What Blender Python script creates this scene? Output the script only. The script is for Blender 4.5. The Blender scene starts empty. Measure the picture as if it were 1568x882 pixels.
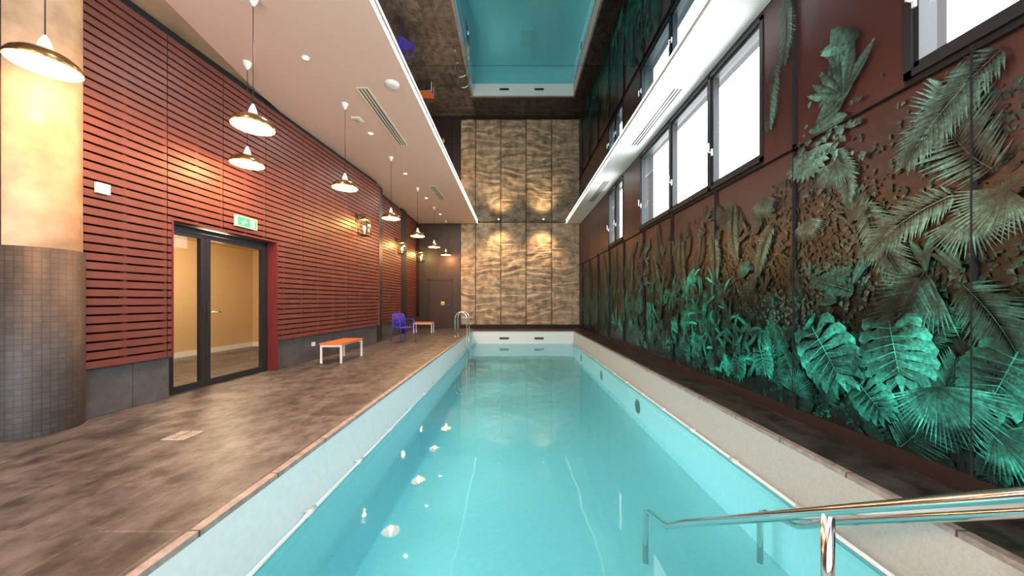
import bpy, math, random
from mathutils import Vector, Matrix, noise
random.seed(7)
S=bpy.context.scene
try:
    S.view_settings.view_transform='Standard'
    S.view_settings.look='None'
except Exception as e: print(e)

# ---------------------------------------------------------------- materials
def newmat(name):
    m=bpy.data.materials.new(name); m.use_nodes=True
    nt=m.node_tree; b=nt.nodes['Principled BSDF']
    return m,nt,b
def mat(name,col,rough=0.5,metal=0.0,noise_amt=0.0,nscale=5.0,bump=0.0,emit=None,es=0.0,spec=0.5,coat=0):
    m,nt,b=newmat(name)
    b.inputs['Base Color'].default_value=(*col,1)
    b.inputs['Roughness'].default_value=rough
    b.inputs['Metallic'].default_value=metal
    b.inputs['Specular IOR Level'].default_value=spec
    if emit:
        b.inputs['Emission Color'].default_value=(*emit,1); b.inputs['Emission Strength'].default_value=es
    if noise_amt>0 or bump>0:
        tc=nt.nodes.new('ShaderNodeTexCoord'); n=nt.nodes.new('ShaderNodeTexNoise')
        n.inputs['Scale'].default_value=nscale; n.inputs['Detail'].default_value=6
        nt.links.new(tc.outputs['Object'],n.inputs['Vector'])
        if noise_amt>0:
            r=nt.nodes.new('ShaderNodeValToRGB')
            r.color_ramp.elements[0].position=.3; r.color_ramp.elements[1].position=.7
            r.color_ramp.elements[0].color=(*[c*(1-noise_amt) for c in col],1)
            r.color_ramp.elements[1].color=(*[min(1,c*(1+noise_amt)) for c in col],1)
            nt.links.new(n.outputs['Fac'],r.inputs['Fac']); nt.links.new(r.outputs['Color'],b.inputs['Base Color'])
        if bump>0:
            bp=nt.nodes.new('ShaderNodeBump'); bp.inputs['Strength'].default_value=bump; bp.inputs['Distance'].default_value=.02
            nt.links.new(n.outputs['Fac'],bp.inputs['Height']); nt.links.new(bp.outputs['Normal'],b.inputs['Normal'])
    return m
def emat(name,col,s):
    m=bpy.data.materials.new(name); m.use_nodes=True; nt=m.node_tree; nt.nodes.clear()
    e=nt.nodes.new('ShaderNodeEmission'); o=nt.nodes.new('ShaderNodeOutputMaterial')
    e.inputs[0].default_value=(*col,1); e.inputs[1].default_value=s
    nt.links.new(e.outputs[0],o.inputs[0]); return m
def tilemat(name,axes,w,h,c1,c2,mortar,msize=.004,rough=.4,nz=0.35,nscale=3,offset=.5,cyl=None,bump=.3,fine=0,nsc=(1,1,1)):
    m,nt,b=newmat(name); N=nt.nodes; L=nt.links
    tc=N.new('ShaderNodeTexCoord'); sp=N.new('ShaderNodeSeparateXYZ'); cb=N.new('ShaderNodeCombineXYZ')
    L.new(tc.outputs['Object'],sp.inputs[0])
    if cyl:
        at=N.new('ShaderNodeMath'); at.operation='ARCTAN2'; L.new(sp.outputs['Y'],at.inputs[0]); L.new(sp.outputs['X'],at.inputs[1])
        mu=N.new('ShaderNodeMath'); mu.operation='MULTIPLY'; mu.inputs[1].default_value=cyl; L.new(at.outputs[0],mu.inputs[0])
        L.new(mu.outputs[0],cb.inputs[0]); L.new(sp.outputs['Z'],cb.inputs[1])
    else:
        L.new(sp.outputs[axes[0]],cb.inputs[0]); L.new(sp.outputs[axes[1]],cb.inputs[1])
    br=N.new('ShaderNodeTexBrick'); br.offset=offset
    br.inputs['Scale'].default_value=1; br.inputs['Brick Width'].default_value=w; br.inputs['Row Height'].default_value=h
    br.inputs['Mortar Size'].default_value=msize; br.inputs['Mortar Smooth'].default_value=.1
    br.inputs['Color1'].default_value=(*c1,1); br.inputs['Color2'].default_value=(*c2,1); br.inputs['Mortar'].default_value=(*mortar,1)
    L.new(cb.outputs[0],br.inputs['Vector'])
    mp=N.new('ShaderNodeMapping'); mp.inputs['Scale'].default_value=nsc; L.new(tc.outputs['Object'],mp.inputs['Vector'])
    n=N.new('ShaderNodeTexNoise'); n.inputs['Scale'].default_value=nscale; n.inputs['Detail'].default_value=9; n.inputs['Roughness'].default_value=.68
    L.new(mp.outputs['Vector'],n.inputs['Vector'])
    r=N.new('ShaderNodeValToRGB'); r.color_ramp.elements[0].position=.38; r.color_ramp.elements[1].position=.62
    r.color_ramp.elements[0].color=(1-nz,)*3+(1,); r.color_ramp.elements[1].color=(1+nz,)*3+(1,)
    L.new(n.outputs['Fac'],r.inputs['Fac'])
    mx=N.new('ShaderNodeMix'); mx.data_type='RGBA'; mx.blend_type='MULTIPLY'; mx.inputs['Factor'].default_value=1
    L.new(br.outputs['Color'],mx.inputs['A']); L.new(r.outputs['Color'],mx.inputs['B'])
    L.new(mx.outputs['Result'],b.inputs['Base Color']); b.inputs['Roughness'].default_value=rough
    bp=N.new('ShaderNodeBump'); bp.inputs['Strength'].default_value=bump; bp.inputs['Distance'].default_value=.004; bp.invert=True
    L.new(br.outputs['Fac'],bp.inputs['Height']); L.new(bp.outputs['Normal'],b.inputs['Normal'])
    if fine:
        b2=N.new('ShaderNodeBump'); b2.inputs['Strength'].default_value=fine; b2.inputs['Distance'].default_value=.01
        L.new(n.outputs['Fac'],b2.inputs['Height']); L.new(bp.outputs['Normal'],b2.inputs['Normal']); L.new(b2.outputs['Normal'],b.inputs['Normal'])
    return m

M_slat=mat('slat_red',(.155,.043,.032),.5,noise_amt=.15,nscale=4)
M_black=mat('black_core',(.012,.011,.011),.7)
M_core=mat('slat_backing',(.028,.010,.009),.7)
M_plinth=tilemat('plinth_grey',('Y','Z'),.6,.8,(.085,.085,.09),(.10,.10,.105),(.03,.03,.03),nz=.2,nscale=5)
M_frame=mat('anthracite_alu',(.026,.029,.033),.4,.3)
M_redpanel=mat('red_panel',(.15,.022,.022),.4)
M_white=mat('white_paint',(.8,.78,.76),.6)
M_ceil=mat('ceiling_plaster_lamplit',(.94,.66,.53),.7)  # white ceiling; warm pendant glow put into the peach base colour
M_soff=mat('soffit_white',(.92,.91,.90),.6)
M_conc=mat('concrete',(.42,.34,.26),.7,noise_amt=.25,nscale=2.5,bump=.2)
M_conc2=mat('concrete_strip',(.55,.36,.23),.7,noise_amt=.3,nscale=1.8,bump=.2)
M_plaster=mat('column_plaster',(.50,.335,.20),.5,noise_amt=.42,nscale=2.6,bump=.2)
M_floor=tilemat('floor_stone',('Y','X'),.9,.45,(.068,.060,.057),(.135,.118,.112),(.15,.13,.12),msize=.004,rough=.42,nz=.6,nscale=4.0,fine=.25,nsc=(1.35,1,1))
M_floor_shade=tilemat('floor_stone_shaded',('Y','X'),.9,.45,(.030,.026,.024),(.05,.043,.04),(.02,.018,.017),msize=.004,rough=.4,nz=.8,nscale=4.5,fine=.25)  # copy of the floor tile with the deck's shade put into its colour
M_dark=mat('dark_brown_wall',(.035,.020,.017),.5,noise_amt=.2)
M_stone=mat('relief_stone',(.42,.335,.24),.8,noise_amt=.42,nscale=4.5,bump=.7,spec=.2)
M_pool=mat('pool_liner',(.88,.92,.92),.5,noise_amt=.03,nscale=20,spec=.2)
M_poolr=mat('pool_wall_shaded',(.56,.52,.48),.5,noise_amt=.08,nscale=60,spec=.3)  # shade on the right pool wall painted in as a greyer tone
M_grey=mat('grey_edge',(.5,.47,.43),.5,noise_amt=.2,nscale=20)
M_coping=tilemat('coping_stone',('Y','X'),.6,5,(.36,.28,.25),(.42,.33,.29),(.08,.06,.05),msize=.006,rough=.45,nz=.25,nscale=12,offset=0)
M_chrome=mat('chrome',(.82,.80,.78),.12,1.0)
M_mirror=mat('ceiling_mirror',(.44,.52,.57),.015,1.0)
M_brass=mat('shade_bronze',(.30,.20,.08),.22,.9)
M_shin=mat('shade_inner',(.9,.75,.45),.5,emit=(1,.62,.25),es=.9)
M_bulb=emat('bulb',(1,.75,.42),25)
M_wplast=mat('white_plastic',(.85,.83,.8),.35)
M_lampon=emat('downlight_on',(1,.9,.75),12)
M_led=emat('led_strip',(1,.93,.85),6)
M_orange=mat('orange_bench',(.75,.20,.05),.4)
M_blue=mat('blue_chair',(.06,.05,.55),.35)
M_blackp=mat('black_plastic',(.02,.02,.02),.4)
M_beige=mat('beige_wall',(.62,.42,.22),.6)
M_green=mat('green_sign',(.02,.35,.12),.4,emit=(.05,.8,.3),es=.6)
M_mosaic=tilemat('mosaic_dark',None,.05,.05,(.034,.031,.031),(.052,.046,.045),(.02,.018,.017),msize=.003,rough=.5,nz=.25,offset=0,cyl=.31)
M_port=mat('port_glass',(.02,.12,.13),.2)
M_teal=mat('step_nosing',(.01,.05,.06),.5)
M_amber=mat('amber',(.8,.3,.08),.4,emit=(1,.35,.08),es=1)

def glassmat(name,tint=(.95,.97,.97),f0=.04):
    m=bpy.data.materials.new(name); m.use_nodes=True; nt=m.node_tree; nt.nodes.clear(); N=nt.nodes;L=nt.links
    o=N.new('ShaderNodeOutputMaterial'); mx=N.new('ShaderNodeMixShader'); f=N.new('ShaderNodeLayerWeight'); f.inputs[0].default_value=.5
    pw=N.new('ShaderNodeMath'); pw.operation='POWER'; pw.inputs[1].default_value=5; L.new(f.outputs['Facing'],pw.inputs[0])
    ma=N.new('ShaderNodeMath'); ma.operation='MULTIPLY_ADD'; ma.inputs[1].default_value=1-f0; ma.inputs[2].default_value=f0; L.new(pw.outputs[0],ma.inputs[0])
    t=N.new('ShaderNodeBsdfTransparent'); t.inputs[0].default_value=(*tint,1); g=N.new('ShaderNodeBsdfGlossy'); g.inputs['Roughness'].default_value=.02
    L.new(ma.outputs[0],mx.inputs[0]);L.new(t.outputs[0],mx.inputs[1]);L.new(g.outputs[0],mx.inputs[2]);L.new(mx.outputs[0],o.inputs[0])
    return m,nt,f,g
M_glass,_,_,_=glassmat('clear_glass')
M_water,nt,f,g=glassmat('pool_water',(.37,.775,.835),.02)
tc=nt.nodes.new('ShaderNodeTexCoord'); n=nt.nodes.new('ShaderNodeTexNoise'); n.inputs['Scale'].default_value=1.6; n.inputs['Detail'].default_value=2
bp=nt.nodes.new('ShaderNodeBump'); bp.inputs['Strength'].default_value=.08; bp.inputs['Distance'].default_value=.05
nt.links.new(tc.outputs['Object'],n.inputs['Vector']); nt.links.new(n.outputs['Fac'],bp.inputs['Height'])
nt.links.new(bp.outputs['Normal'],g.inputs['Normal']); nt.links.new(bp.outputs['Normal'],f.inputs['Normal'])

# ---------------------------------------------------------------- mesh builder
class B:
    def __init__(s): s.v=[];s.f=[];s.m=[];s.sm=[];s.mats=[]
    def mi(s,m):
        if m not in s.mats: s.mats.append(m)
        return s.mats.index(m)
    def face(s,pts,m,smooth=False):
        i=len(s.v); s.v+= [tuple(p) for p in pts]; s.f.append(tuple(range(i,i+len(pts)))); s.m.append(s.mi(m)); s.sm.append(smooth)
    def box(s,x0,x1,y0,y1,z0,z1,m):
        i=len(s.v); s.v+=[(x0,y0,z0),(x1,y0,z0),(x1,y1,z0),(x0,y1,z0),(x0,y0,z1),(x1,y0,z1),(x1,y1,z1),(x0,y1,z1)]
        for q in ((0,3,2,1),(4,5,6,7),(0,1,5,4),(1,2,6,5),(2,3,7,6),(3,0,4,7)):
            s.f.append(tuple(i+k for k in q)); s.m.append(s.mi(m)); s.sm.append(False)
    def lathe(s,prof,c,m,seg=32,smooth=True,mlist=None):
        i=len(s.v)
        for r,z in prof:
            for k in range(seg):
                a=2*math.pi*k/seg; s.v.append((c[0]+r*math.cos(a),c[1]+r*math.sin(a),c[2]+z))
        for j in range(len(prof)-1):
            for k in range(seg):
                k2=(k+1)%seg
                s.f.append((i+j*seg+k,i+j*seg+k2,i+(j+1)*seg+k2,i+(j+1)*seg+k))
                s.m.append(s.mi(mlist[j] if mlist else m)); s.sm.append(smooth)
    def tube(s,pts,r,m,seg=12,rad=None):
        pts=[Vector(p) for p in pts]; i=len(s.v); n=len(pts)
        up=None
        for j,p in enumerate(pts):
            t=(pts[min(j+1,n-1)]-pts[max(j-1,0)]).normalized()
            if up is None:
                up=t.orthogonal().normalized()
            up=(up-t*up.dot(t)).normalized(); w=t.cross(up)
            rr=rad[j] if rad else r
            for k in range(seg):
                a=2*math.pi*k/seg; s.v.append(tuple(p+up*math.cos(a)*rr+w*math.sin(a)*rr))
        for j in range(n-1):
            for k in range(seg):
                k2=(k+1)%seg
                s.f.append((i+j*seg+k,i+j*seg+k2,i+(j+1)*seg+k2,i+(j+1)*seg+k)); s.m.append(s.mi(m)); s.sm.append(True)
        s.f.append(tuple(i+k for k in range(seg))[::-1]); s.m.append(s.mi(m)); s.sm.append(False)
        s.f.append(tuple(i+(n-1)*seg+k for k in range(seg))); s.m.append(s.mi(m)); s.sm.append(False)
    def prism(s,poly,z0,z1,m):
        n=len(poly); i=len(s.v)
        s.v+=[(x,y,z0) for x,y in poly]+[(x,y,z1) for x,y in poly]
        s.f.append(tuple(range(i,i+n))[::-1]); s.f.append(tuple(range(i+n,i+2*n)))
        s.m+=[s.mi(m)]*2; s.sm+=[False]*2
        for k in range(n):
            k2=(k+1)%n; s.f.append((i+k,i+k2,i+n+k2,i+n+k)); s.m.append(s.mi(m)); s.sm.append(False)
    def done(s,name,mw=None,origin=None,bevel=0,parent=None):
        me=bpy.data.meshes.new(name)
        me.from_pydata(s.v,[],s.f)
        for m in s.mats: me.materials.append(m)
        me.polygons.foreach_set('material_index',s.m); me.polygons.foreach_set('use_smooth',s.sm); me.update()
        o=bpy.data.objects.new(name,me); S.collection.objects.link(o)
        if mw is not None: o.matrix_world=mw
        if parent: o.parent=parent
        if bevel:
            bv=o.modifiers.new('bev','BEVEL'); bv.width=bevel; bv.segments=2; bv.limit_method='ANGLE'
        return o
def arc(c,r,a0,a1,ax1,ax2,n=8):
    c=Vector(c);ax1=Vector(ax1);ax2=Vector(ax2)
    return [c+ax1*r*math.cos(a0+(a1-a0)*k/n)+ax2*r*math.sin(a0+(a1-a0)*k/n) for k in range(n+1)]

# ---------------------------------------------------------------- camera
F=520.0
cam=bpy.data.cameras.new('camera'); co=bpy.data.objects.new('camera',cam); S.collection.objects.link(co)
co.location=(0,0,1.25); co.rotation_euler=(math.pi/2,0,0)
cam.sensor_width=36; cam.lens=36*F/1600; cam.shift_x=-4/1600; cam.shift_y=19.5/1600; cam.clip_start=.05
S.camera=co

# ---------------------------------------------------------------- dims
YF=15.0; YB=-3.0; XR=2.95; ZC=4.70; ZM=4.78
PL,PR,PN,PF=-1.71,2.40,.7,13.56; ZW=-.52; ZP=-1.15
TA=.0765; ang=math.atan(TA)
MW=Matrix.Translation((-4.76,0,0))@Matrix.Rotation(-ang,4,'Z')

# floor
b=B()
b.box(-6.2,PL-.05,YB,YF+.2,-.12,0,M_floor)
b.box(PR+.05,XR+.25,YB,YF+.2,-.12,0,M_floor_shade)
b.box(PL-.05,PR+.05,PF+.05,YF+.2,-.12,0,M_floor_shade)
b.box(PL-.05,PR+.05,YB,PN-.05,-.12,0,M_floor)
b.done('floor')
# pool
POOL=bpy.data.objects.new('swimming_pool',None); S.collection.objects.link(POOL)
b=B()
t=.05
b.box(PL-t,PL,PN-t,PF+t,ZP-.1,-.03,M_pool); b.box(PR,PR+t,PN-t,PF+t,ZP-.1,-.03,M_pool)
b.box(PL,PR,PF,PF+t,ZP-.1,-.03,M_pool); b.box(PL,PR,PN-t,PN,ZP-.1,-.03,M_pool)
b.box(PL,PR,PN,PF,ZP-.1,ZP,M_pool)
b.box(PR-.006,PR,PN,PF,ZW-.01,-.03,M_poolr)  # thin facing that carries the painted shade above the waterline
b.box(PL-t,PL+.005,PN-t,PF+t,-.03,.006,M_coping); b.box(PR-.009,PR+t,PN-t,PF+t,-.03,.006,M_coping)
b.box(PL,PR,PF-.005,PF+t,-.03,.006,M_coping); b.box(PL,PR,PN-t,PN+.005,-.03,.006,M_coping)
b.box(PL,PL+.02,PN,PF,ZW-.06,ZW-.02,M_pool)
b.box(PR-.02,PR,PN,PF,ZW-.06,ZW-.02,M_pool)
for x in (-.42,1.0): b.box(x-.19,x+.19,PF-.006,PF,-.34,-.25,M_blackp)
for k in range(4):
    y1=1.45+.3*k; zt=-.25-.22*k
    b.box(1.2,PR,PN if k==0 else y1-.3,y1,ZP,zt,M_pool)
    b.box(1.2,PR,y1-.02,y1+.003,zt-.03,zt+.002,M_teal)
b.done('basin',parent=POOL)
b=B(); b.box(.2,.62,11.6,12.4,ZP,ZP+.03,M_wplast); b.done('floor_drain',parent=POOL)
b=B(); b.face([(PL,PN,ZW),(PR,PN,ZW),(PR,PF,ZW),(PL,PF,ZW)],M_water); b.done('water',parent=POOL)
for y in (6.44,9.13,11.9):
    b=B(); prof=[(0,.014),(.125,.014),(.13,.02),(.16,.02),(.17,0)]
    b.lathe(prof,(0,0,0),M_port,32,mlist=[M_port,M_port,M_wplast,M_wplast])
    mw=Matrix.Translation((PR,y,-.80))@Matrix.Rotation(-math.pi/2,4,'Y')
    b.done('underwater_light',mw,parent=POOL)
for X,sg in ((PL,1),(PR,-1)):
    b=B(); y=PN+.3
    b.tube([(X+sg*.06,PN+.15,ZW+.06),(X+sg*.06,PF-.15,ZW+.06)],.016,M_wplast)
    while y<PF-.2:
        b.tube([(X,y,ZW+.06),(X+sg*.06,y,ZW+.06)],.012,M_wplast,8)
        b.tube([(X+sg*.06,y-.05,ZW+.06),(X+sg*.06,y+.05,ZW+.06)],.022,M_wplast,10); y+=.85
    b.done('grab_rail',parent=POOL)
# stair rails
for dx in (0,1.05):
    b=B()
    A=Vector((1.55+dx*.85,.72,.86)); E=Vector((1.22+dx,2.63,-.52))
    D=(E-A)
    pts=[A+D*(k/10) for k in range(11)]
    P2=Vector((1.2+dx,3.05,-.66))
    pts=pts[:-1]+[E+Vector((0,-.06,.03)),E+Vector((0,.04,-.04)),P2+Vector((0,-.08,.02)),P2+Vector((0,-.02,-.02)),P2+Vector((0,0,-.1)),Vector((P2.x,P2.y,ZP))]
    b.tube(pts,.025,M_chrome,16)
    Q=A+D*.41
    b.tube([Q,(Q.x,Q.y,-.47)],.025,M_chrome,16)
    b.tube([A,A+Vector((0,-.06,.0)),A+Vector((0,-.1,-.06)),(A.x,A.y-.1,0)],.025,M_chrome,16)
    b.lathe([(.0,.012),(.05,.012),(.055,0)],(A.x,A.y-.1,0),M_chrome,20)
    b.done('pool_stair_handrail')
# ladder far left
b=B()
for y in (11.1,11.65):
    x0=PL-.28
    pts=[Vector((x0,y,0)),Vector((x0,y,.62))]+arc((x0+.2,y,.66),.2,math.pi,0,(1,0,0),(0,0,1),8)+[Vector((x0+.4,y,.2)),Vector((PL+.1,y,-.2)),Vector((PL+.1,y,ZP+.1))]
    b.tube(pts,.021,M_chrome,12)
    b.lathe([(0,.012),(.045,.012),(.05,0)],(x0,y,0),M_chrome,16)
for z in (-.15,-.4,-.65,-.9): b.box(PL+.07,PL+.14,11.1,11.65,z-.015,z+.015,M_chrome)
b.done('pool_ladder')

# ---------------------------------------------------------------- ceiling
YE=YF-.10
b=B()
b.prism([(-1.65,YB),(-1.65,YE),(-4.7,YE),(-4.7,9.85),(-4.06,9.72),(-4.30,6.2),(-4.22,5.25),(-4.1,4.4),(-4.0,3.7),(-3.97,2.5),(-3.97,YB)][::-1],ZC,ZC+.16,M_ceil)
b.box(2.30,XR,YB,YE,ZC,ZC+.16,M_soff)
b.box(-1.66,-1.648,YB,YE,ZC-.003,ZC+.04,M_led); b.box(2.298,2.31,YB,YE,ZC-.003,ZC+.04,M_led)
b.prism([(-6.2,YB),(-3.95,YB),(-3.95,3.7),(-4.05,4.4),(-4.17,5.25),(-4.25,6.3),(-6.2,6.3)],ZC+.035,ZC+.2,M_conc2)
b.done('ceiling')
b=B(); b.box(-6.2,XR+.25,YB,YF+.2,5.0,5.15,M_conc); b.done('ceiling_slab')
b=B(); y=YF
while y>YB:
    b.box(-1.645,2.295,max(y-1.245,YB),y,ZM,ZM+.03,M_mirror); y-=1.25
b.box(-1.645,2.295,YB,YF,ZM+.031,ZM+.05,M_black)
b.done('mirror_ceiling')
def slot(x,y0,y1):
    b=B(); b.box(x-.10,x+.10,y0,y1,ZC-.009,ZC-.001,M_wplast)
    for k in (-.055,0,.055): b.box(x+k-.012,x+k+.012,y0+.03,y1-.03,ZC-.012,ZC-.008,M_blackp)
    b.done('slot_air_diffuser')
slot(-2.47,5.38,7.4); slot(-2.47,10.0,11.4); slot(2.66,5.38,7.4); slot(2.66,9.6,11.6)
def area(name,loc,rot,size,p,col,sy=None,spread=None):
    l=bpy.data.lights.new(name,'AREA'); l.energy=p; l.color=col; l.size=size
    if sy: l.shape='RECTANGLE'; l.size_y=sy
    else: l.shape='DISK'
    if spread: l.spread=spread
    o=bpy.data.objects.new(name,l); o.location=loc; o.rotation_euler=rot; S.collection.objects.link(o); return o
for y in (.5,2.6,4.73,6.87,9.05,11.2,13.3):
    b=B(); b.lathe([(0,-.002),(.04,-.002),(.045,-.008),(.06,-.006),(.062,0)],(0,0,0),M_wplast,24,mlist=[M_lampon,M_wplast,M_wplast,M_wplast])
    o=b.done('recessed_downlight',Matrix.Translation((-2.97,y,ZC)))
    a=area('downlight_beam',(-2.97,y,ZC-.015),(0,0,0),.07,24,(1,.88,.74))
b=B(); b.lathe([(0,-.05),(.06,-.05),(.10,-.03),(.11,0)],(0,0,0),M_wplast,24); b.done('smoke_detector',Matrix.Translation((-1.95,5.3,ZC)))
b=B(); b.box(-.08,.08,-.08,.08,-.02,0,M_wplast); b.lathe([(0,-.03),(.05,-.03),(.055,-.02)],(0,0,0),M_grey,20); b.done('ceiling_speaker',Matrix.Translation((-2.99,6.33,ZC)))

# ---------------------------------------------------------------- pendants
def pendant(x,y,ztop,power=62):
    b=B(); z0=3.22; R=.21
    prof=[(.206,-.004),(R,0),(.205,.025),(.185,.06),(.145,.095),(.09,.12),(.045,.135),(.04,.137)]
    b.lathe(prof,(0,0,z0),M_brass,40)
    pin=[(.203,-.003),(.20,.022),(.18,.055),(.14,.089),(.085,.113),(.03,.125),(0,.127)]
    b.lathe(pin,(0,0,z0),M_shin,40)
    b.lathe([(.042,.13),(.046,.15),(.035,.20),(.022,.235),(.010,.26),(.003,.265)],(0,0,z0),M_wplast,24)
    b.lathe([(0,-.0),(.025,.008),(.035,.03),(.03,.055),(.015,.08),(.015,.12)],(0,0,z0+.01),M_bulb,20)
    b.tube([(0,0,z0+.25),(0,0,ztop-.08)],.0045,M_blackp,8)
    b.lathe([(.004,-.11),(.015,-.10),(.045,-.05),(.055,-.01),(.055,0)],(0,0,ztop),M_wplast,24)
    b.done('pendant_lamp',Matrix.Translation((x,y,0)))
    l=bpy.data.lights.new('pendant_bulb_light','POINT'); l.energy=power; l.color=(1,.47,.20); l.shadow_soft_size=.05
    o=bpy.data.objects.new('pendant_bulb_light',l); o.location=(x,y,z0-.06); S.collection.objects.link(o)
for y in (1.65,3.78,5.83,8.0,10.2,12.3,14.4): pendant(-2.97,y,ZC)
pendant(-3.95,2.8,ZC); pendant(-3.87,4.82,ZC)

# ---------------------------------------------------------------- left wall (rotated frame)
DS0,DS1,DZ=4.28,5.98,2.30
b=B()
def core(s0,s1,z0,z1,m): b.box(-.2,0,s0,s1,z0,z1,m)
core(YB,DS0,0,.53,M_plinth); core(DS1,9.73,0,.53,M_plinth)
core(YB,DS0,.53,4.62,M_core); core(DS1,9.73,.53,4.62,M_core); core(DS0,DS1,DZ,4.62,M_core)
core(YB,9.73,4.62,4.735,M_black); core(6.3,9.73,4.735,5.0,M_black)
b.done('wall_left',MW)
SP=.095; SH=.072
b=B()
breaks=[3.42,4.21,4.95,5.72,6.61,8.15,9.73]
z=.535
while z<4.55:
    for i in range(len(breaks)-1):
        s0,s1=breaks[i]+.005,breaks[i+1]-.005
        segs=[(s0,s1)]
        if z+SH<DZ+.02:
            ns=[]
            for a,c in segs:
                if a<DS0: ns.append((a,min(c,DS0)))
                if c>DS1: ns.append((max(a,DS1),c))
            segs=[q for q in ns if q[1]-q[0]>.02]
        for a,c in segs: b.box(.035,.065,a,c,z,z+SH,M_slat)
    z+=SP
for s in breaks+[3.8,4.6,5.35,6.15,7.1,7.6,8.7,9.2]:
    lo=.53 if (s<DS0 or s>DS1) else DZ
    b.box(.0,.036,s-.02,s+.02,lo,4.58,M_slat)
b.box(0,.07,3.40,3.425,.53,4.6,M_slat); b.box(0,.075,9.72,9.75,.53,4.6,M_slat)
b.box(-.2,.07,DS1-.03,DS1,0.0,DZ,M_redpanel); b.box(-.2,.07,DS0,DS1,DZ-.02,DZ+.01,M_redpanel)
b.box(-.06,.07,DS0-.02,DS0,.53,DZ,M_redpanel)
b.done('slat_wall_cladding',MW)
# door
b=B(); d0,d1=-.17,-.10
a,c=DS0+.01,DS1-.035
b.box(d0,d1,a,a+.05,0,DZ-.03,M_frame); b.box(d0,d1,c-.05,c,0,DZ-.03,M_frame); b.box(d0,d1,a,c,DZ-.09,DZ-.03,M_frame)
def gpane_x(b,x,y0,y1,z0,z1): b.face([(x,y0,z0),(x,y1,z0),(x,y1,z1),(x,y0,z1)],M_glass)
def leaf(s0,s1):
    e0,e1=-.155,-.105; zt=DZ-.095
    b.box(e0,e1+.01,s0,s0+.07,.01,zt,M_frame); b.box(e0,e1+.01,s1-.07,s1,.01,zt,M_frame)
    b.box(e0,e1+.01,s0+.07,s1-.07,zt-.07,zt,M_frame); b.box(e0,e1+.01,s0+.07,s1-.07,.01,.10,M_frame)
    gpane_x(b,-.13,s0+.07,s1-.07,.10,zt-.07)
mid=4.84
leaf(a+.055,mid); leaf(mid+.004,c-.055)
b.box(-.1,-.085,mid+.02,mid+.06,.92,1.22,M_blackp)
b.tube([(-.09,mid+.04,1.08),(-.04,mid+.04,1.08),(-.04,mid+.18,1.08)],.01,M_chrome,10)
b.box(-.1,-.085,mid-.05,mid-.02,.98,1.14,M_blackp)
b.done('door_1',MW)
b=B()
b.box(-3.2,-3.1,3.0,9,0,2.7,M_beige); b.box(-3.1,-.2,3.0,3.1,0,2.7,M_beige); b.box(-3.1,-.2,8.9,9.0,0,2.7,M_beige)
b.box(-3.1,-.2,3.1,8.9,2.6,2.7,M_beige); b.box(-3.1,-3.08,3.1,8.9,0,.12,M_white); b.box(-3.1,-.2,8.88,8.9,0,.12,M_white)
b.done('wall_corridor',MW)
b=B(); b.box(-4.0,-1.6,3,9,-.13,-.001,M_floor); b.done('floor_corridor',MW)
b=B(); b.box(-2.0,-1.3,6.2,7.3,2.54,2.6,M_wplast); b.box(-1.95,-1.35,6.25,7.25,2.535,2.541,M_lampon); b.done('corridor_ceiling_light',MW)
l=bpy.data.lights.new('corridor_light','POINT'); l.energy=140; l.color=(1,.76,.45); l.shadow_soft_size=.2
o=bpy.data.objects.new('corridor_light',l); o.location=MW@Vector((-1.5,6.3,2.2)); S.collection.objects.link(o)
# exit sign
b=B(); b.box(.07,.11,5.12,5.50,2.40,2.57,M_wplast); b.box(.108,.114,5.14,5.48,2.415,2.555,M_green)
b.box(.113,.117,5.36,5.44,2.43,2.54,M_wplast); b.box(.113,.117,5.20,5.30,2.47,2.49,M_wplast); b.box(.113,.117,5.26,5.275,2.49,2.53,M_wplast)
b.box(.113,.117,5.22,5.24,2.43,2.48,M_wplast)
b.done('exit_sign',MW)
b=B(); b.box(.066,.10,3.52,3.63,2.39,2.50,M_wplast); b.box(.099,.104,3.54,3.61,2.41,2.48,M_white); b.done('motion_sensor',MW)
# lanterns
def lantern(mw):
    b=B(); w=.11; x0=.10; z0,z1=-.2,.18
    for yy in (-w,w):
        for xx in (x0,x0+2*w):
            b.tube([(xx,yy,z0),(xx,yy,z1)],.009,M_blackp,8)
    b.box(x0-.015,x0+2*w+.015,-w-.015,w+.015,z0-.02,z0,M_blackp)
    b.box(x0-.015,x0+2*w+.015,-w-.015,w+.015,z1,z1+.02,M_blackp)
    b.lathe([(.12,.02),(.05,.07),(.02,.08),(.02,.1),(0,.1)],(x0+w,0,z1),M_blackp,16)
    b.tube([(x0+w,0,z1+.08),(x0+w,0,z1+.14),(.02,0,z1+.14),(.02,0,z1+.0)],.01,M_blackp,8)
    b.box(0,.02,-.05,.05,z1-.06,z1+.18,M_blackp)
    b.box(0,x0,-.02,.02,z0+.05,z0+.07,M_blackp)
    for yy in (-w,w): b.face([(x0,yy,z0),(x0+2*w,yy,z0),(x0+2*w,yy,z1),(x0,yy,z1)],M_glass)
    gpane_x(b,x0+2*w,-w,w,z0,z1); 
    b.tube([(x0+w,0,z0),(x0+w,0,z0+.12)],.02,M_wplast,12)
    b.lathe([(0,0),(.025,.02),(.03,.05),(.018,.10),(0,.13)],(x0+w,0,z0+.12),M_bulb,16)
    b.done('wall_lantern',mw)
    l=bpy.data.lights.new('lantern_light','POINT'); l.energy=32; l.color=(1,.75,.20); l.shadow_soft_size=.04
    o=bpy.data.objects.new('lantern_light',l); o.location=mw@Vector((x0+w,.0,.1)); S.collection.objects.link(o)
lantern(MW@Matrix.Translation((.066,8.55,3.12)))
XB=-4.3
for y in (11.9,14.3): lantern(Matrix.Translation((XB+.066,y,3.12)))
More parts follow.
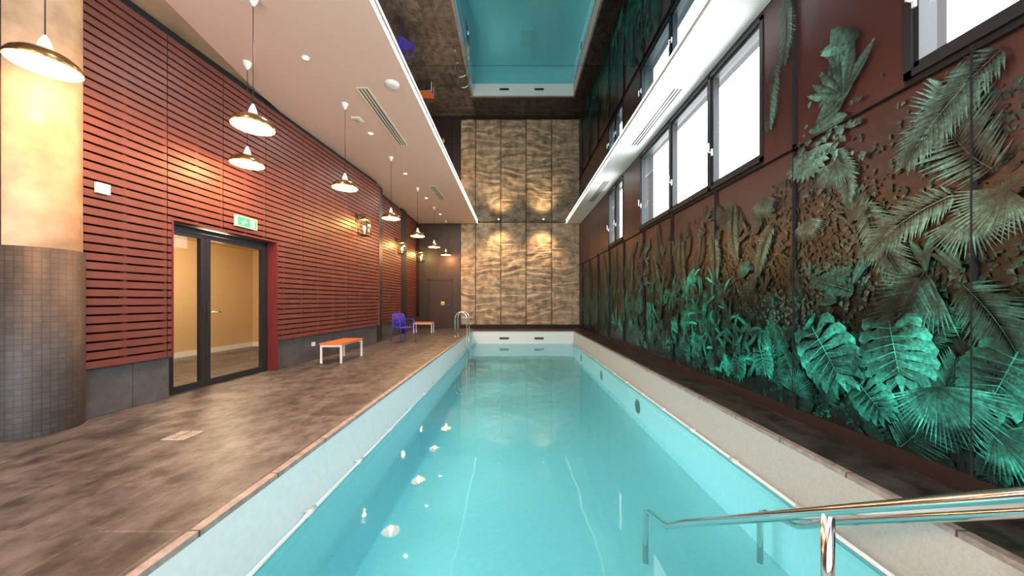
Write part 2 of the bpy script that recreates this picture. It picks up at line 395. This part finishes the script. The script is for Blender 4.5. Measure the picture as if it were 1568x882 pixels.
b=B(); b.box(XB-.2,XB,9.7,YF+.2,0,.53,M_plinth); b.box(XB-.2,XB,9.7,YF+.2,.53,5.0,M_core)
b.box(XB,-4.07,9.76,10.25,0,ZC,M_frame); b.box(XB,-4.22,12.45,13.0,0,ZC,M_black)
b.done('wall_left_far')
b=B()
for s0,s1 in ((10.27,11.3),(11.31,12.44),(13.02,14.3)):
    z=.535
    while z<4.56: b.box(XB+.035,XB+.065,s0,s1,z,z+SH,M_slat); z+=SP
    b.box(XB,XB+.036,s0,s0+.04,.53,4.6,M_slat); b.box(XB,XB+.036,s1-.04,s1,.53,4.6,M_slat)
b.done('slat_wall_cladding')

# ---------------------------------------------------------------- column
cx,cy=-4.63,3.21
b=B(); b.lathe([(.305,0),(.305,1.74),(.28,1.745)],(0,0,0),M_mosaic,64); b.lathe([(.287,1.74),(.287,ZC+.034)],(0,0,0),M_plaster,64)
b.done('round_column',Matrix.Translation((cx,cy,0)))

# ---------------------------------------------------------------- far wall
b=B(); b.box(-4.5,-2.44,YF,YF+.2,0,5,M_dark); b.box(-2.44,XR+.25,YF+.05,YF+.25,0,5,M_black)
b.done('wall_far')
b=B(); b.box(-2.44,XR,YF-.03,YF+.05,0,.15,M_black); b.done('baseboard_far')
b=B()
for x0,x1 in ((-3.9,-3.84),(-2.86,-2.8)): b.box(x0,x1,YF-.045,YF-.004,0,2.2,M_frame)
b.box(-3.9,-2.8,YF-.045,YF-.004,2.14,2.2,M_frame); b.box(-3.84,-2.86,YF-.025,YF-.005,.01,2.14,M_dark)
b.tube([(-2.95,YF-.02,1.05),(-2.95,YF-.07,1.05),(-3.08,YF-.07,1.05)],.01,M_chrome,8)
b.box(-3.3,-3.16,YF-.04,YF-.024,1.05,1.2,M_amber); b.box(-3.28,-3.18,YF-.045,YF-.04,1.07,1.12,M_blackp)
b.done('door_2')
def relief():
    b=B(); cols=[-2.44,-1.76,-.62,.52,1.68,XR]
    mi=b.mi(M_stone)
    for ci in range(5):
        x0,x1=cols[ci]+.012,cols[ci+1]-.012; nx=max(20,int((x1-x0)/.028)); nz=240; z0,z1=.15,ZC+.07
        base=len(b.v)
        for j in range(nz+1):
            z=z0+(z1-z0)*j/nz
            for i in range(nx+1):
                x=x0+(x1-x0)*i/nx
                n1=noise.noise(Vector((x*.9+ci*1.35,z*1.3,1.7))); n2=noise.noise(Vector((x*2.0,z*4.5,5.1+ci))); n3=noise.noise(Vector((x*.8,z*6,2.1+ci)))
                ph=z/.37+1.0*n1+.25*n2+.16*math.sin(x*2.6+ci*1.9)
                fr=ph-math.floor(ph)
                h=(fr/.72 if fr<.72 else (1-fr)/.28)
                h=max(0,min(1,h)); amp=.045+.05*n2
                ph2=z/.125+1.6*n1+1.2*n3+.3*math.sin(x*3.1+ci)
                f2=abs((ph2-math.floor(ph2))-.5)*2
                y=YF+.03-amp*h*h*(3-2*h)-.02*n1-.017*f2
                if i in(0,nx) or j in (0,nz): y=YF+.045
                b.v.append((x,y,z))
        for j in range(nz):
            for i in range(nx):
                k=base+j*(nx+1)+i
                b.f.append((k,k+1,k+nx+2,k+nx+1)); b.m.append(mi); b.sm.append(True)
    b.done('stone_relief_panels')
relief()
for x in (-.68,1.24):
    b=B(); b.lathe([(0,-.04),(.035,-.04),(.04,0)],(0,0,0),M_chrome,20,mlist=[M_lampon,M_chrome]); b.done('ceiling_spot',Matrix.Translation((x,14.3,ZM)))
    l=bpy.data.lights.new('wall_washer_beam','SPOT'); l.energy=260; l.color=(1,.62,.30); l.spot_size=math.radians(85); l.spot_blend=1; l.shadow_soft_size=.08
    o=bpy.data.objects.new('wall_washer_beam',l); o.location=(x,14.3,ZM-.06); o.rotation_euler=(math.radians(26),0,0); S.collection.objects.link(o)

# ---------------------------------------------------------------- back walls (unseen; glazing added to let in daylight fill)
b=B(); b.box(-6.2,XR+.25,YB-.2,YB,4.0,5.1,M_conc); b.box(-6.2,XR+.25,YB-.2,YB,-.1,.5,M_conc)
b.box(-6.2,-5.2,YB-.2,YB,.5,4,M_conc); b.box(2.6,XR+.25,YB-.2,YB,.5,4,M_conc); b.done('wall_back')
b=B()
for k in range(7):
    x=-5.2+1.3*k; b.box(x-.04,x+.04,YB-.15,YB-.05,.5,4,M_frame)
    if k<6: b.face([(x,YB-.1,.5),(x+1.3,YB-.1,.5),(x+1.3,YB-.1,4),(x,YB-.1,4)],M_glass)
b.box(-5.2,2.6,YB-.15,YB-.05,2.4,2.48,M_frame)
b.done('window_4')
b=B(); b.box(-6.3,-6.2,YB,3.2,0,5.1,M_conc); b.done('wall_left_near')

# ---------------------------------------------------------------- right wall
WZ0,WZ1=2.90,4.62
WINS=[(-1.3,2.5,[0,1.25]),(3.92,7.78,[5.0,6.27]),(8.98,10.42,[9.7])]
RW=B(); b=RW
b.box(XR,XR+.3,YB,YF+.2,0,WZ0,M_black); b.box(XR,XR+.3,YB,YF+.2,WZ1,5.0,M_black)
ys=[YB]+[q for w in WINS for q in w[:2]]+[YF+.2]
for i in range(0,len(ys),2): b.box(XR,XR+.3,ys[i],ys[i+1],WZ0,WZ1,M_black)
for wi,(y0,y1,mul) in enumerate(WINS):
    b=B(); X0,X1=XR-.03,XR+.06; e=.05
    b.box(X0,X1+.1,y0,y0+e,WZ0,WZ1,M_frame); b.box(X0,X1+.1,y1-e,y1,WZ0,WZ1,M_frame)
    b.box(X0,X1+.1,y0,y1,WZ0,WZ0+e,M_frame); b.box(X0,X1+.1,y0,y1,WZ1-e,WZ1,M_frame)
    cuts=[y0]+mul+[y1]
    for i in range(len(cuts)-1):
        a,c=cuts[i]+.03,cuts[i+1]-.03; q=.05
        b.box(X0+.02,X1,a,a+q,WZ0+.04,WZ1-.04,M_frame); b.box(X0+.02,X1,c-q,c,WZ0+.04,WZ1-.04,M_frame)
        b.box(X0+.02,X1,a,c,WZ0+.04,WZ0+.10,M_frame); b.box(X0+.02,X1,a,c,WZ1-.10,WZ1-.04,M_frame)
        gpane_x(b,X1-.03,a+q,c-q,WZ0+.1,WZ1-.1)
        hz=3.45
        b.box(X0-.0,X0+.02,c-q+.01,c-.012,hz-.05,hz+.05,M_wplast)
        b.tube([(X0,c-q/2,hz),(X0-.04,c-q/2,hz),(X0-.045,c-q/2-.01,hz+.13)],.011,M_wplast,8)
    for m_ in mul: b.box(X0,X1+.05,m_-.03,m_+.03,WZ0,WZ1,M_frame)
    b.done('window_%d'%(wi+1))

# ---------------------------------------------------------------- mural
m,nt,bs=newmat('mural_ground'); N=nt.nodes;L=nt.links
tc=N.new('ShaderNodeTexCoord'); sp=N.new('ShaderNodeSeparateXYZ'); L.new(tc.outputs['Object'],sp.inputs[0])
nn=N.new('ShaderNodeTexNoise'); nn.inputs['Scale'].default_value=1.3; nn.inputs['Detail'].default_value=7; L.new(tc.outputs['Object'],nn.inputs['Vector'])
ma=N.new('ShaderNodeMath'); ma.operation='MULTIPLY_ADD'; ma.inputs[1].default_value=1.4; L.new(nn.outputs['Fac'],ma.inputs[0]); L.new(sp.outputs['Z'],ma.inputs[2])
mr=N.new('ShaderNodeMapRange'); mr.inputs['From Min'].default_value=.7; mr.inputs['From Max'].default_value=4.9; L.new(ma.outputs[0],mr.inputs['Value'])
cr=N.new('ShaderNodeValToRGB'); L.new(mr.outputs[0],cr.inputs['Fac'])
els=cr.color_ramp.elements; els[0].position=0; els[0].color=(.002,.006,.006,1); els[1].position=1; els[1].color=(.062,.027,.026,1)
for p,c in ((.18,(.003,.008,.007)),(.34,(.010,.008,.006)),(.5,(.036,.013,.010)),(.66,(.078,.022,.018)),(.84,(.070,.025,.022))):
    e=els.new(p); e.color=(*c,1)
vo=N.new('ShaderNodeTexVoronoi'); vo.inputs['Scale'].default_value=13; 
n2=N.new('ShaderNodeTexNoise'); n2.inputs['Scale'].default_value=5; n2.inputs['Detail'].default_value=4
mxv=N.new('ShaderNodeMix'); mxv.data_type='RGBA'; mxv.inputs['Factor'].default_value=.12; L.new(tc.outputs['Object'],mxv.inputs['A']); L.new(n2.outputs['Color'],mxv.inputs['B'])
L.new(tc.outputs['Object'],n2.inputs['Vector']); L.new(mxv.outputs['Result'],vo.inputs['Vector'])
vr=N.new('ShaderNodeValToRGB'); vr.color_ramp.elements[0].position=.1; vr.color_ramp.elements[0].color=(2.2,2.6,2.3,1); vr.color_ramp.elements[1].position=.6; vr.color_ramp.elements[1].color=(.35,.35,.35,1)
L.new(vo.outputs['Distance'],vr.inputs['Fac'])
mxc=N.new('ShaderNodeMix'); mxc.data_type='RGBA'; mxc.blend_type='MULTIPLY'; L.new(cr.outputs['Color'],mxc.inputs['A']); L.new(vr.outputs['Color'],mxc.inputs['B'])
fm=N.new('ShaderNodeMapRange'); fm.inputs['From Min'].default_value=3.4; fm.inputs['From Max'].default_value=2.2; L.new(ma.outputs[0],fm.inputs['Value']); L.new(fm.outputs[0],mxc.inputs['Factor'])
L.new(mxc.outputs['Result'],bs.inputs['Base Color']); bs.inputs['Roughness'].default_value=.3
M_mural=m
m,nt,bs=newmat('mural_leaf_paint'); N=nt.nodes;L=nt.links
at=N.new('ShaderNodeAttribute'); at.attribute_name='Col'
tc=N.new('ShaderNodeTexCoord')
prev=at.outputs['Color']
for sc,p0,p1,lo,hi in ((2.6,.36,.64,.16,1.4),(38,.35,.65,.5,1.35)):
    nn=N.new('ShaderNodeTexNoise'); nn.inputs['Scale'].default_value=sc; nn.inputs['Detail'].default_value=5; nn.inputs['Roughness'].default_value=.6
    L.new(tc.outputs['Object'],nn.inputs['Vector']); rr=N.new('ShaderNodeValToRGB'); rr.color_ramp.elements[0].position=p0; rr.color_ramp.elements[0].color=(lo,lo,lo,1); rr.color_ramp.elements[1].position=p1; rr.color_ramp.elements[1].color=(hi,hi,hi,1)
    L.new(nn.outputs['Fac'],rr.inputs['Fac']); mm=N.new('ShaderNodeMix'); mm.data_type='RGBA'; mm.blend_type='MULTIPLY'; mm.inputs['Factor'].default_value=1
    L.new(prev,mm.inputs['A']); L.new(rr.outputs['Color'],mm.inputs['B']); prev=mm.outputs['Result']
L.new(prev,bs.inputs['Base Color']); bs.inputs['Roughness'].default_value=.35
M_leaf=m
seams=[-.6+1.355*k for k in range(-2,13)]
def blocked(y,z,pad=.04):
    if z<.125 or z>4.66 or y<-2.5 or y>14.97: return True
    if z>WZ0-pad-.02:
        for w in WINS:
            if w[0]-pad<y<w[1]+pad: return True
    return False
b=RW
zmid=2.83
pr=sorted([YB]+[s for s in seams if YB<s<YF]+[YF])
for i in range(len(pr)-1):
    a,c=pr[i]+.004,pr[i+1]-.004
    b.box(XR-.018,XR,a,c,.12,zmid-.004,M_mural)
ys=[YB]+[q for w in WINS for q in w[:2]]+[YF]
for i in range(0,len(ys),2):
    a,c=ys[i],ys[i+1]
    cs=sorted([a]+[s for s in seams if a+.1<s<c-.1]+[c])
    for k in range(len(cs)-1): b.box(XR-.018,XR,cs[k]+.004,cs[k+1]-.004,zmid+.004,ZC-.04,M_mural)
b.done('wall_right')

LV=[];LF=[];LC=[]
state={'x':XR-.0190}
def newlayer(): state['x']-=3e-6
def step(): state['x']-=1.1e-6
def poly(pts,col):
    for p in pts:
        if blocked(-p[0],p[1]): return
    i=len(LV)
    for p in pts:
        LV.append((state['x'],-p[0],p[1]))
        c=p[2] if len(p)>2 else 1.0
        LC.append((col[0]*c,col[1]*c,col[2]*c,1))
    LF.append(tuple(range(i,i+len(pts))))
def jit(c,a=.25):
    k=1+random.uniform(-a,a); return tuple(x*k for x in c)
def leaflet(x,z,a,l,w,col):
    step()
    ca,sa=math.cos(a),math.sin(a)
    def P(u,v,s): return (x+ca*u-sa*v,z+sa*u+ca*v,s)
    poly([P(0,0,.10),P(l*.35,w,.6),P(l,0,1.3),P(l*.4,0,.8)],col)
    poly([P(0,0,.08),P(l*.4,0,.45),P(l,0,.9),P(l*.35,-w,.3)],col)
def frond(x,z,a,Ln,W,col,n=20,bend=.6,droop=.15,w=.010):
    newlayer(); px,pz=x,z; n=int(n*1.5); st=Ln/n
    for i in range(n):
        t=i/(n-1); aa=a+bend*t
        nx_,nz_=px+math.cos(aa)*st,pz+math.sin(aa)*st
        ll=W*(.35+.65*math.sin(math.pi*min(1,.12+t*.85)))
        for sg in (1,-1):
            th=aa+sg*(1.15-.6*t)+random.uniform(-.06,.06)
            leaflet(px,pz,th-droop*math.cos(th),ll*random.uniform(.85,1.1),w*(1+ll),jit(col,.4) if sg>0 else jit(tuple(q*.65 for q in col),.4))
        step(); poly([(px,pz-.003),(nx_,nz_-.002),(nx_,nz_+.002),(px,pz+.003)],tuple(c*1.1 for c in col))
        px,pz=nx_,nz_
def fan(x,z,a,spread,Ln,col,n=22,w=.012):
    newlayer(); n=int(n*1.3)
    for i in range(n):
        th=a+spread*(i/(n-1)-.5); leaflet(x,z,th,Ln*(.8+.2*math.cos((i/(n-1)-.5)*2.5))*random.uniform(.9,1.05),w*(.6+Ln),jit(col,.4))
def monstera(x,z,a,R,col):
    newlayer(); ca,sa=math.cos(a),math.sin(a)
    def P(u,v,s): return (x+ca*u-sa*v,z+sa*u+ca*v,s)
    nl=7
    for sg in (1,-1):
        for i in range(nl):
            t0=i/nl; t1=(i+.80)/nl
            u0=-.25*R+1.15*R*t0; u1=-.25*R+1.15*R*t1; 
            wdt=R*.75*math.sin(math.pi*(.22+.74*(t0+t1)/2))**.8
            f=.30*R+ .12*R*t0
            back=-.35*R*(1-t0)**3
            c=jit(col,.25)
            if sg<0: c=tuple(k*.5 for k in c)
            step(); poly([P(u0,0,.2),P(u1,0,.3),P(u1+f*.45+back,sg*wdt*.6,.9),P(u0+f*.25+back,sg*wdt*.6,.5)][::sg],c)
            step(); poly([P(u0+f*.25+back,sg*wdt*.6,.5),P(u1+f*.45+back,sg*wdt*.6,.9),P(u1+f*.85+back,sg*wdt*.92,1.2),P(u0+f*.9+back,sg*wdt,1.35),P(u0+f*.35+back,sg*wdt*.9,.7)],c)
            step(); poly([P(u0,0,1.0),P(u0+.006,0,1.1),P((u0+u1)/2+f*.7+back,sg*wdt*.85,1.5),P((u0+u1)/2+f*.69+back,sg*wdt*.85,1.4)],col)
    step(); poly([P(-.4*R,-.004,1.3),P(R*1.05,0,1.5),P(-.4*R,.004,1.3)],col)
    step(); poly([P(.8*R,-.1*R,.7),P(1.15*R,0,1.2),P(.8*R,.1*R,.7),P(.7*R,0,.5)],col)
def blade(x,z,a,Ln,W,col,n=9,bend=.3):
    newlayer(); px,pz=x,z; st=Ln/n; prev=None
    for i in range(n+1):
        t=i/n; aa=a+bend*t; w=W*math.sin(math.pi*min(1,t*.97+.03))**.7
        L_=(px-math.sin(aa)*w,pz+math.cos(aa)*w,.45+.6*t); R_=(px+math.sin(aa)*w,pz-math.cos(aa)*w,.15+.3*t); C=(px,pz,.7+.5*t)
        if prev:
            c=jit(col,.12); step()
            poly([prev[0],L_,C,prev[2]],c); poly([prev[2],C,R_,prev[1]],c)
        prev=(L_,R_,C); px+=math.cos(aa)*st; pz+=math.sin(aa)*st
def smallleaf(x,z,a,r,col):
    step()
    ca,sa=math.cos(a),math.sin(a)
    def P(u,v,s): return (x+ca*u-sa*v,z+sa*u+ca*v,s)
    poly([P(0,0,.4),P(r*.3,r*.4,.8),P(r,0,1.3),P(r*.5,0,.8)],col)
    poly([P(0,0,.3),P(r*.5,0,.5),P(r,0,.8),P(r*.3,-r*.4,.35)],col)
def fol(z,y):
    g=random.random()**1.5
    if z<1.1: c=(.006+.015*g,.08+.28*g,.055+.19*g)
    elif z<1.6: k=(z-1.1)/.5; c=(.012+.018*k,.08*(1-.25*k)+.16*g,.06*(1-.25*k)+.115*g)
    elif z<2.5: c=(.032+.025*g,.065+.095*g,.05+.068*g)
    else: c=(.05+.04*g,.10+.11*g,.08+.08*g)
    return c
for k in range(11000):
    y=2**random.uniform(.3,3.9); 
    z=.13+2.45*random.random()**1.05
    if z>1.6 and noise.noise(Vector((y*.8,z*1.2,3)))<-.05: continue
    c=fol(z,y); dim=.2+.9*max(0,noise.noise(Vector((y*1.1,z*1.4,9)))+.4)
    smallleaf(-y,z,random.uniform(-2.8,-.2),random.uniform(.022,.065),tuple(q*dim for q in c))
for (yc,zc,n_) in ((3.1,1.65,300),(3.4,1.3,240),(2.9,2.15,120),(4.4,1.5,240),(5.3,1.5,260),(3.9,1.85,160),(2.4,1.5,120),(6.5,1.7,260),(8,1.6,260),(2.6,2.3,90)):
    for k in range(n_):
        y=random.gauss(yc,.3); z=random.gauss(zc,.22); smallleaf(-y,z,random.uniform(-2.4,-.7),random.uniform(.03,.06),jit((.075,.135,.10),.6))
def rnd_plants(n_,ylo,yhi,zlo,zhi,smin,smax,bright=1.0):
    for k in range(n_):
        y=random.uniform(ylo,yhi); z=random.uniform(zlo,zhi)
        c=tuple(q*bright for q in fol(z,y)); s=random.uniform(smin,smax); a=random.uniform(.2,2.9)
        r=random.random()
        if r<.38: frond(-y,z,a,s,s*.3,c,n=16,bend=random.uniform(-.9,.9))
        elif r<.60: fan(-y,z,a,random.uniform(1.5,3.5),s*.5,c,n=16)
        elif r<.68: monstera(-y,z,random.uniform(-2.4,-.6),s*.28,c)
        else:
            for q in range(5): blade(-y,z,a+random.uniform(-.9,.9),s*.6,s*.045,jit(c,.5),bend=random.uniform(-.8,.8))
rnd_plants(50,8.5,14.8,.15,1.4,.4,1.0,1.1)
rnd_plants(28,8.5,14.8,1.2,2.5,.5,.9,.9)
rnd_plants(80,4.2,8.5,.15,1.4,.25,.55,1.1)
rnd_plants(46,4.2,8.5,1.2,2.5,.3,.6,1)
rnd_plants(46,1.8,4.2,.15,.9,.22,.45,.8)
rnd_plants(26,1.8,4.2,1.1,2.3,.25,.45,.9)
for k in range(100):
    y=random.gauss(6.0,.75); z=random.uniform(.3,1.6); g=random.random()
    c=(.01,.20+.36*g,.135+.25*g)
    if k%3: blade(-y,z,random.uniform(.3,2.8),random.uniform(.18,.36),.024,c,bend=random.uniform(-1,1))
    else: fan(-y,z,random.uniform(0,3.1),2.5,.2,c,n=14)
for k in range(50):
    y=random.gauss(4.5,.4); z=random.uniform(.2,.95); g=random.random()
    c=(.01,.18+.30*g,.12+.21*g)
    blade(-y,z,random.uniform(.2,2.9),random.uniform(.16,.32),.027,c,bend=random.uniform(-1,1))
pale=(.15,.34,.26); pale2=(.11,.25,.19)
for (y,z,a,Ln,W,bd) in ((2.02,2.05,2.3,.8,.3,-.9),(1.98,2.75,-2.6,.7,.25,.5),(2.75,2.05,-1.3,.75,.22,.3),(2.2,1.95,-2.9,.65,.22,.6),
    (4.4,2.5,-1.8,.7,.2,.6),(4.9,2.2,-1.2,.6,.2,-.4),(3.75,2.1,-2.2,.6,.16,.5),(5.8,2.3,-1.7,.8,.25,.5),(7.0,2.2,-1.3,.8,.25,.4),(8.3,2.5,-1.7,1.0,.3,.3),
    (3.7,3.9,-1.9,.7,.2,.4),(3.6,4.5,-1.3,.7,.17,-.5),(3.0,2.6,-1.1,.5,.15,-.5),(9.0,1.7,-1.6,1.0,.3,.4),(10.9,2.5,-1.4,1.2,.4,.5),(12.8,2.3,-1.6,1.3,.4,-.4)):
    frond(-y,z,a,Ln,W,pale if z>1.9 and y<3 else pale2,n=22,bend=bd)
for (y,z,a,Ln,c) in ((2.12,1.80,-1.6,.30,pale),(1.95,1.9,-2.2,.33,pale),(2.3,1.35,-2.4,.42,(.08,.30,.225)),(3.3,2.05,-1.4,.26,pale2),(3.85,2.45,-1.6,.28,pale2),(3.0,2.5,-1.9,.26,pale2),(3.35,2.75,-1.7,.2,pale2)):
    fan(-y,z,a,2.4,Ln,c,n=20)
for k in range(16):
    blade(-3.25+.03*k,2.88+.04*k,.1+k*.17,.36,.07,jit((.10,.24,.18),.5),bend=random.uniform(-.7,.7))
for k in range(10):
    blade(-2.95,3.05,.8+k*.2,.42,.04,jit((.11,.25,.185),.4),bend=random.uniform(-.5,.5))
for k in range(12):
    blade(-3.3,2.7,-.2-k*.24,.28,.04,jit(pale2,.4))
for k in range(70):
    smallleaf(-random.gauss(3.1,.2),random.gauss(2.75,.18),random.uniform(-2.6,-.4),random.uniform(.04,.09),jit(pale2,.5))
frond(-2.35,1.45,-2.2,.75,.3,(.07,.31,.23),n=24,bend=.7)
frond(-2.15,1.35,-.9,.6,.28,(.07,.30,.22),n=22,bend=-.4)
frond(-2.5,.15,.9,.8,.26,(.04,.42,.31),n=22,bend=.5)
frond(-1.98,.25,1.4,.7,.25,(.03,.38,.29),n=20,bend=-.5)
frond(-3.7,.35,1.5,.6,.2,(.02,.36,.26),n=20,bend=.4)
monstera(-3.9,.60,-1.3,.22,(.02,.40,.29))
monstera(-4.3,.45,-1.7,.20,(.02,.42,.30))
monstera(-1.95,.85,-1.9,.28,(.04,.42,.31))
monstera(-2.75,.50,-.8,.24,(.03,.44,.32))
fan(-3.45,.3,1.3,3.0,.26,(.03,.42,.31),n=20)
fan(-2.0,.45,-.6,2.4,.33,(.05,.46,.34),n=20)
monstera(-3.15,.85,-1.0,.42,(.06,.66,.50))
monstera(-2.55,.95,-1.4,.36,(.06,.60,.45))
fan(-2.28,.66,-1.3,2.8,.42,(.08,.66,.50),n=30,w=.013)
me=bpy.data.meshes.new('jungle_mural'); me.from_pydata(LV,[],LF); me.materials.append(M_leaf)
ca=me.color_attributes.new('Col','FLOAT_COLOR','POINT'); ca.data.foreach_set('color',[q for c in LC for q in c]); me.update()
o=bpy.data.objects.new('jungle_mural',me); S.collection.objects.link(o)
b=B(); XT=state['x']-.002
for s in seams:
    if .3<s<YF: b.box(XT,XR-.018,s-.004,s+.004,.12,WZ0-.03,M_black)
for y in (3.465,): b.box(XT,XR-.018,y-.004,y+.004,2.8,ZC-.05,M_black)
b.box(XT,XR-.018,YB,YF,zmid-.004,zmid+.004,M_black)
for s in seams:
    if .3<s<5:
        for dy in (-.05,.05):
            for zz in (.4,1.5,2.6): b.box(XT,XR-.018,s+dy-.006,s+dy+.006,zz-.006,zz+.006,M_frame)
b.done('trim_1')
b=B(); b.box(XR-.02,XR,YB,YF,0,.12,mat('skirting_brown',(.028,.013,.012),.5)); b.done('baseboard_right')

# ---------------------------------------------------------------- furniture
def bench(mw,Lx=.42,Ly=.93,h=.40):
    b=B(); b.box(0,Lx,0,Ly,h-.03,h,M_orange); b.box(.01,Lx-.01,.01,Ly-.01,h-.045,h-.031,M_wplast)
    q=.035
    for y0 in (.02,Ly-.02-q):
        b.box(.005,.005+q,y0,y0+q,0,h-.03,M_wplast); b.box(Lx-.005-q,Lx-.005,y0,y0+q,0,h-.03,M_wplast)
        b.box(.005+q,Lx-.005-q,y0,y0+q,h-.075,h-.04,M_wplast)
    b.done('bench',mw,bevel=.004)
bench(Matrix.Translation((-3.86,6.57,0)),Lx=.44,Ly=.95)
bench(Matrix.Translation((-3.85,12.6,0)),Lx=.72,Ly=.4,h=.42)
def chair(mw):
    b=B(); r=.013
    for sg in (-1,1):
        y=sg*.25
        b.tube([(.24,y*1.05,0),(.20,y,.43),(.18,y,.62),(.12,y,.655),(-.12,y,.66),(-.2,y*.97,.64)],r,M_blue,10)
        b.tube([(-.26,y*1.02,0),(-.2,y*.92,.42),(-.23,y*.9,.65),(-.28,y*.8,.82)],r,M_blue,10)
        b.tube([(.20,y*.95,.42),(-.2,y*.95,.42)],r,M_blue,8)
        b.box(-.12,.14,y-.025,y+.025,.66,.678,M_blue)
    b.tube([(.2,-.24,.42),(.2,.24,.42)],r,M_blue,8); b.tube([(-.2,-.23,.42),(-.2,.23,.42)],r,M_blue,8)
    b.tube([(-.28,-.2,.82),(-.31,-.1,.845),(-.32,0,.85),(-.31,.1,.845),(-.28,.2,.82)],r,M_blue,10)
    n=10
    def grid(fn):
        base=len(b.v); m=b.mi(M_blue)
        for j in range(n+1):
            for k in range(n+1): b.v.append(fn(j/n,k/n))
        for j in range(n):
            for k in range(n):
                q=base+j*(n+1)+k; b.f.append((q,q+1,q+n+2,q+n+1)); b.m.append(m); b.sm.append(True)
    for off in (0,.014):
        grid(lambda u,v:(.23-.43*u,(v-.5)*.46,.435-off-.02*math.sin(math.pi*v)*math.sin(math.pi*u)-.03*max(0,(.15-u))/.15*.5))
    for s in range(7):
        y=-.17+s*.057
        b.tube([(-.21,y,.45),(-.245,y,.6),(-.30+abs(y)*.1,y,.83)],.017,M_blue,6)
    b.done('armchair',mw)
chair(Matrix.Translation((-3.42,10.25,0))@Matrix.Rotation(math.radians(-35),4,'Z'))
b=B(); b.box(-.1,.1,-.1,.1,0,.004,M_grey)
for k in range(5): b.box(-.08+k*.035,-.065+k*.035,-.085,.085,.004,.007,M_coping)
b.done('floor_drain_grate',Matrix.Translation((-3.07,3.08,0)))
b=B(); b.box(0,.03,6.95,7.03,.3,.38,M_wplast); b.done('power_socket',MW)

# ---------------------------------------------------------------- lights
w=bpy.data.worlds.new('World'); S.world=w; w.use_nodes=True
bg=w.node_tree.nodes['Background']; bg.inputs[0].default_value=(.97,.98,1,1); bg.inputs[1].default_value=8.5
for y in (2.5,4.5,6.44,9.13,11.9):
    area('pool_lamp',(PL+.03,y,-.78),(0,math.radians(-90),0),.22,7,(.75,.97,1),sy=1.8,spread=math.radians(60))
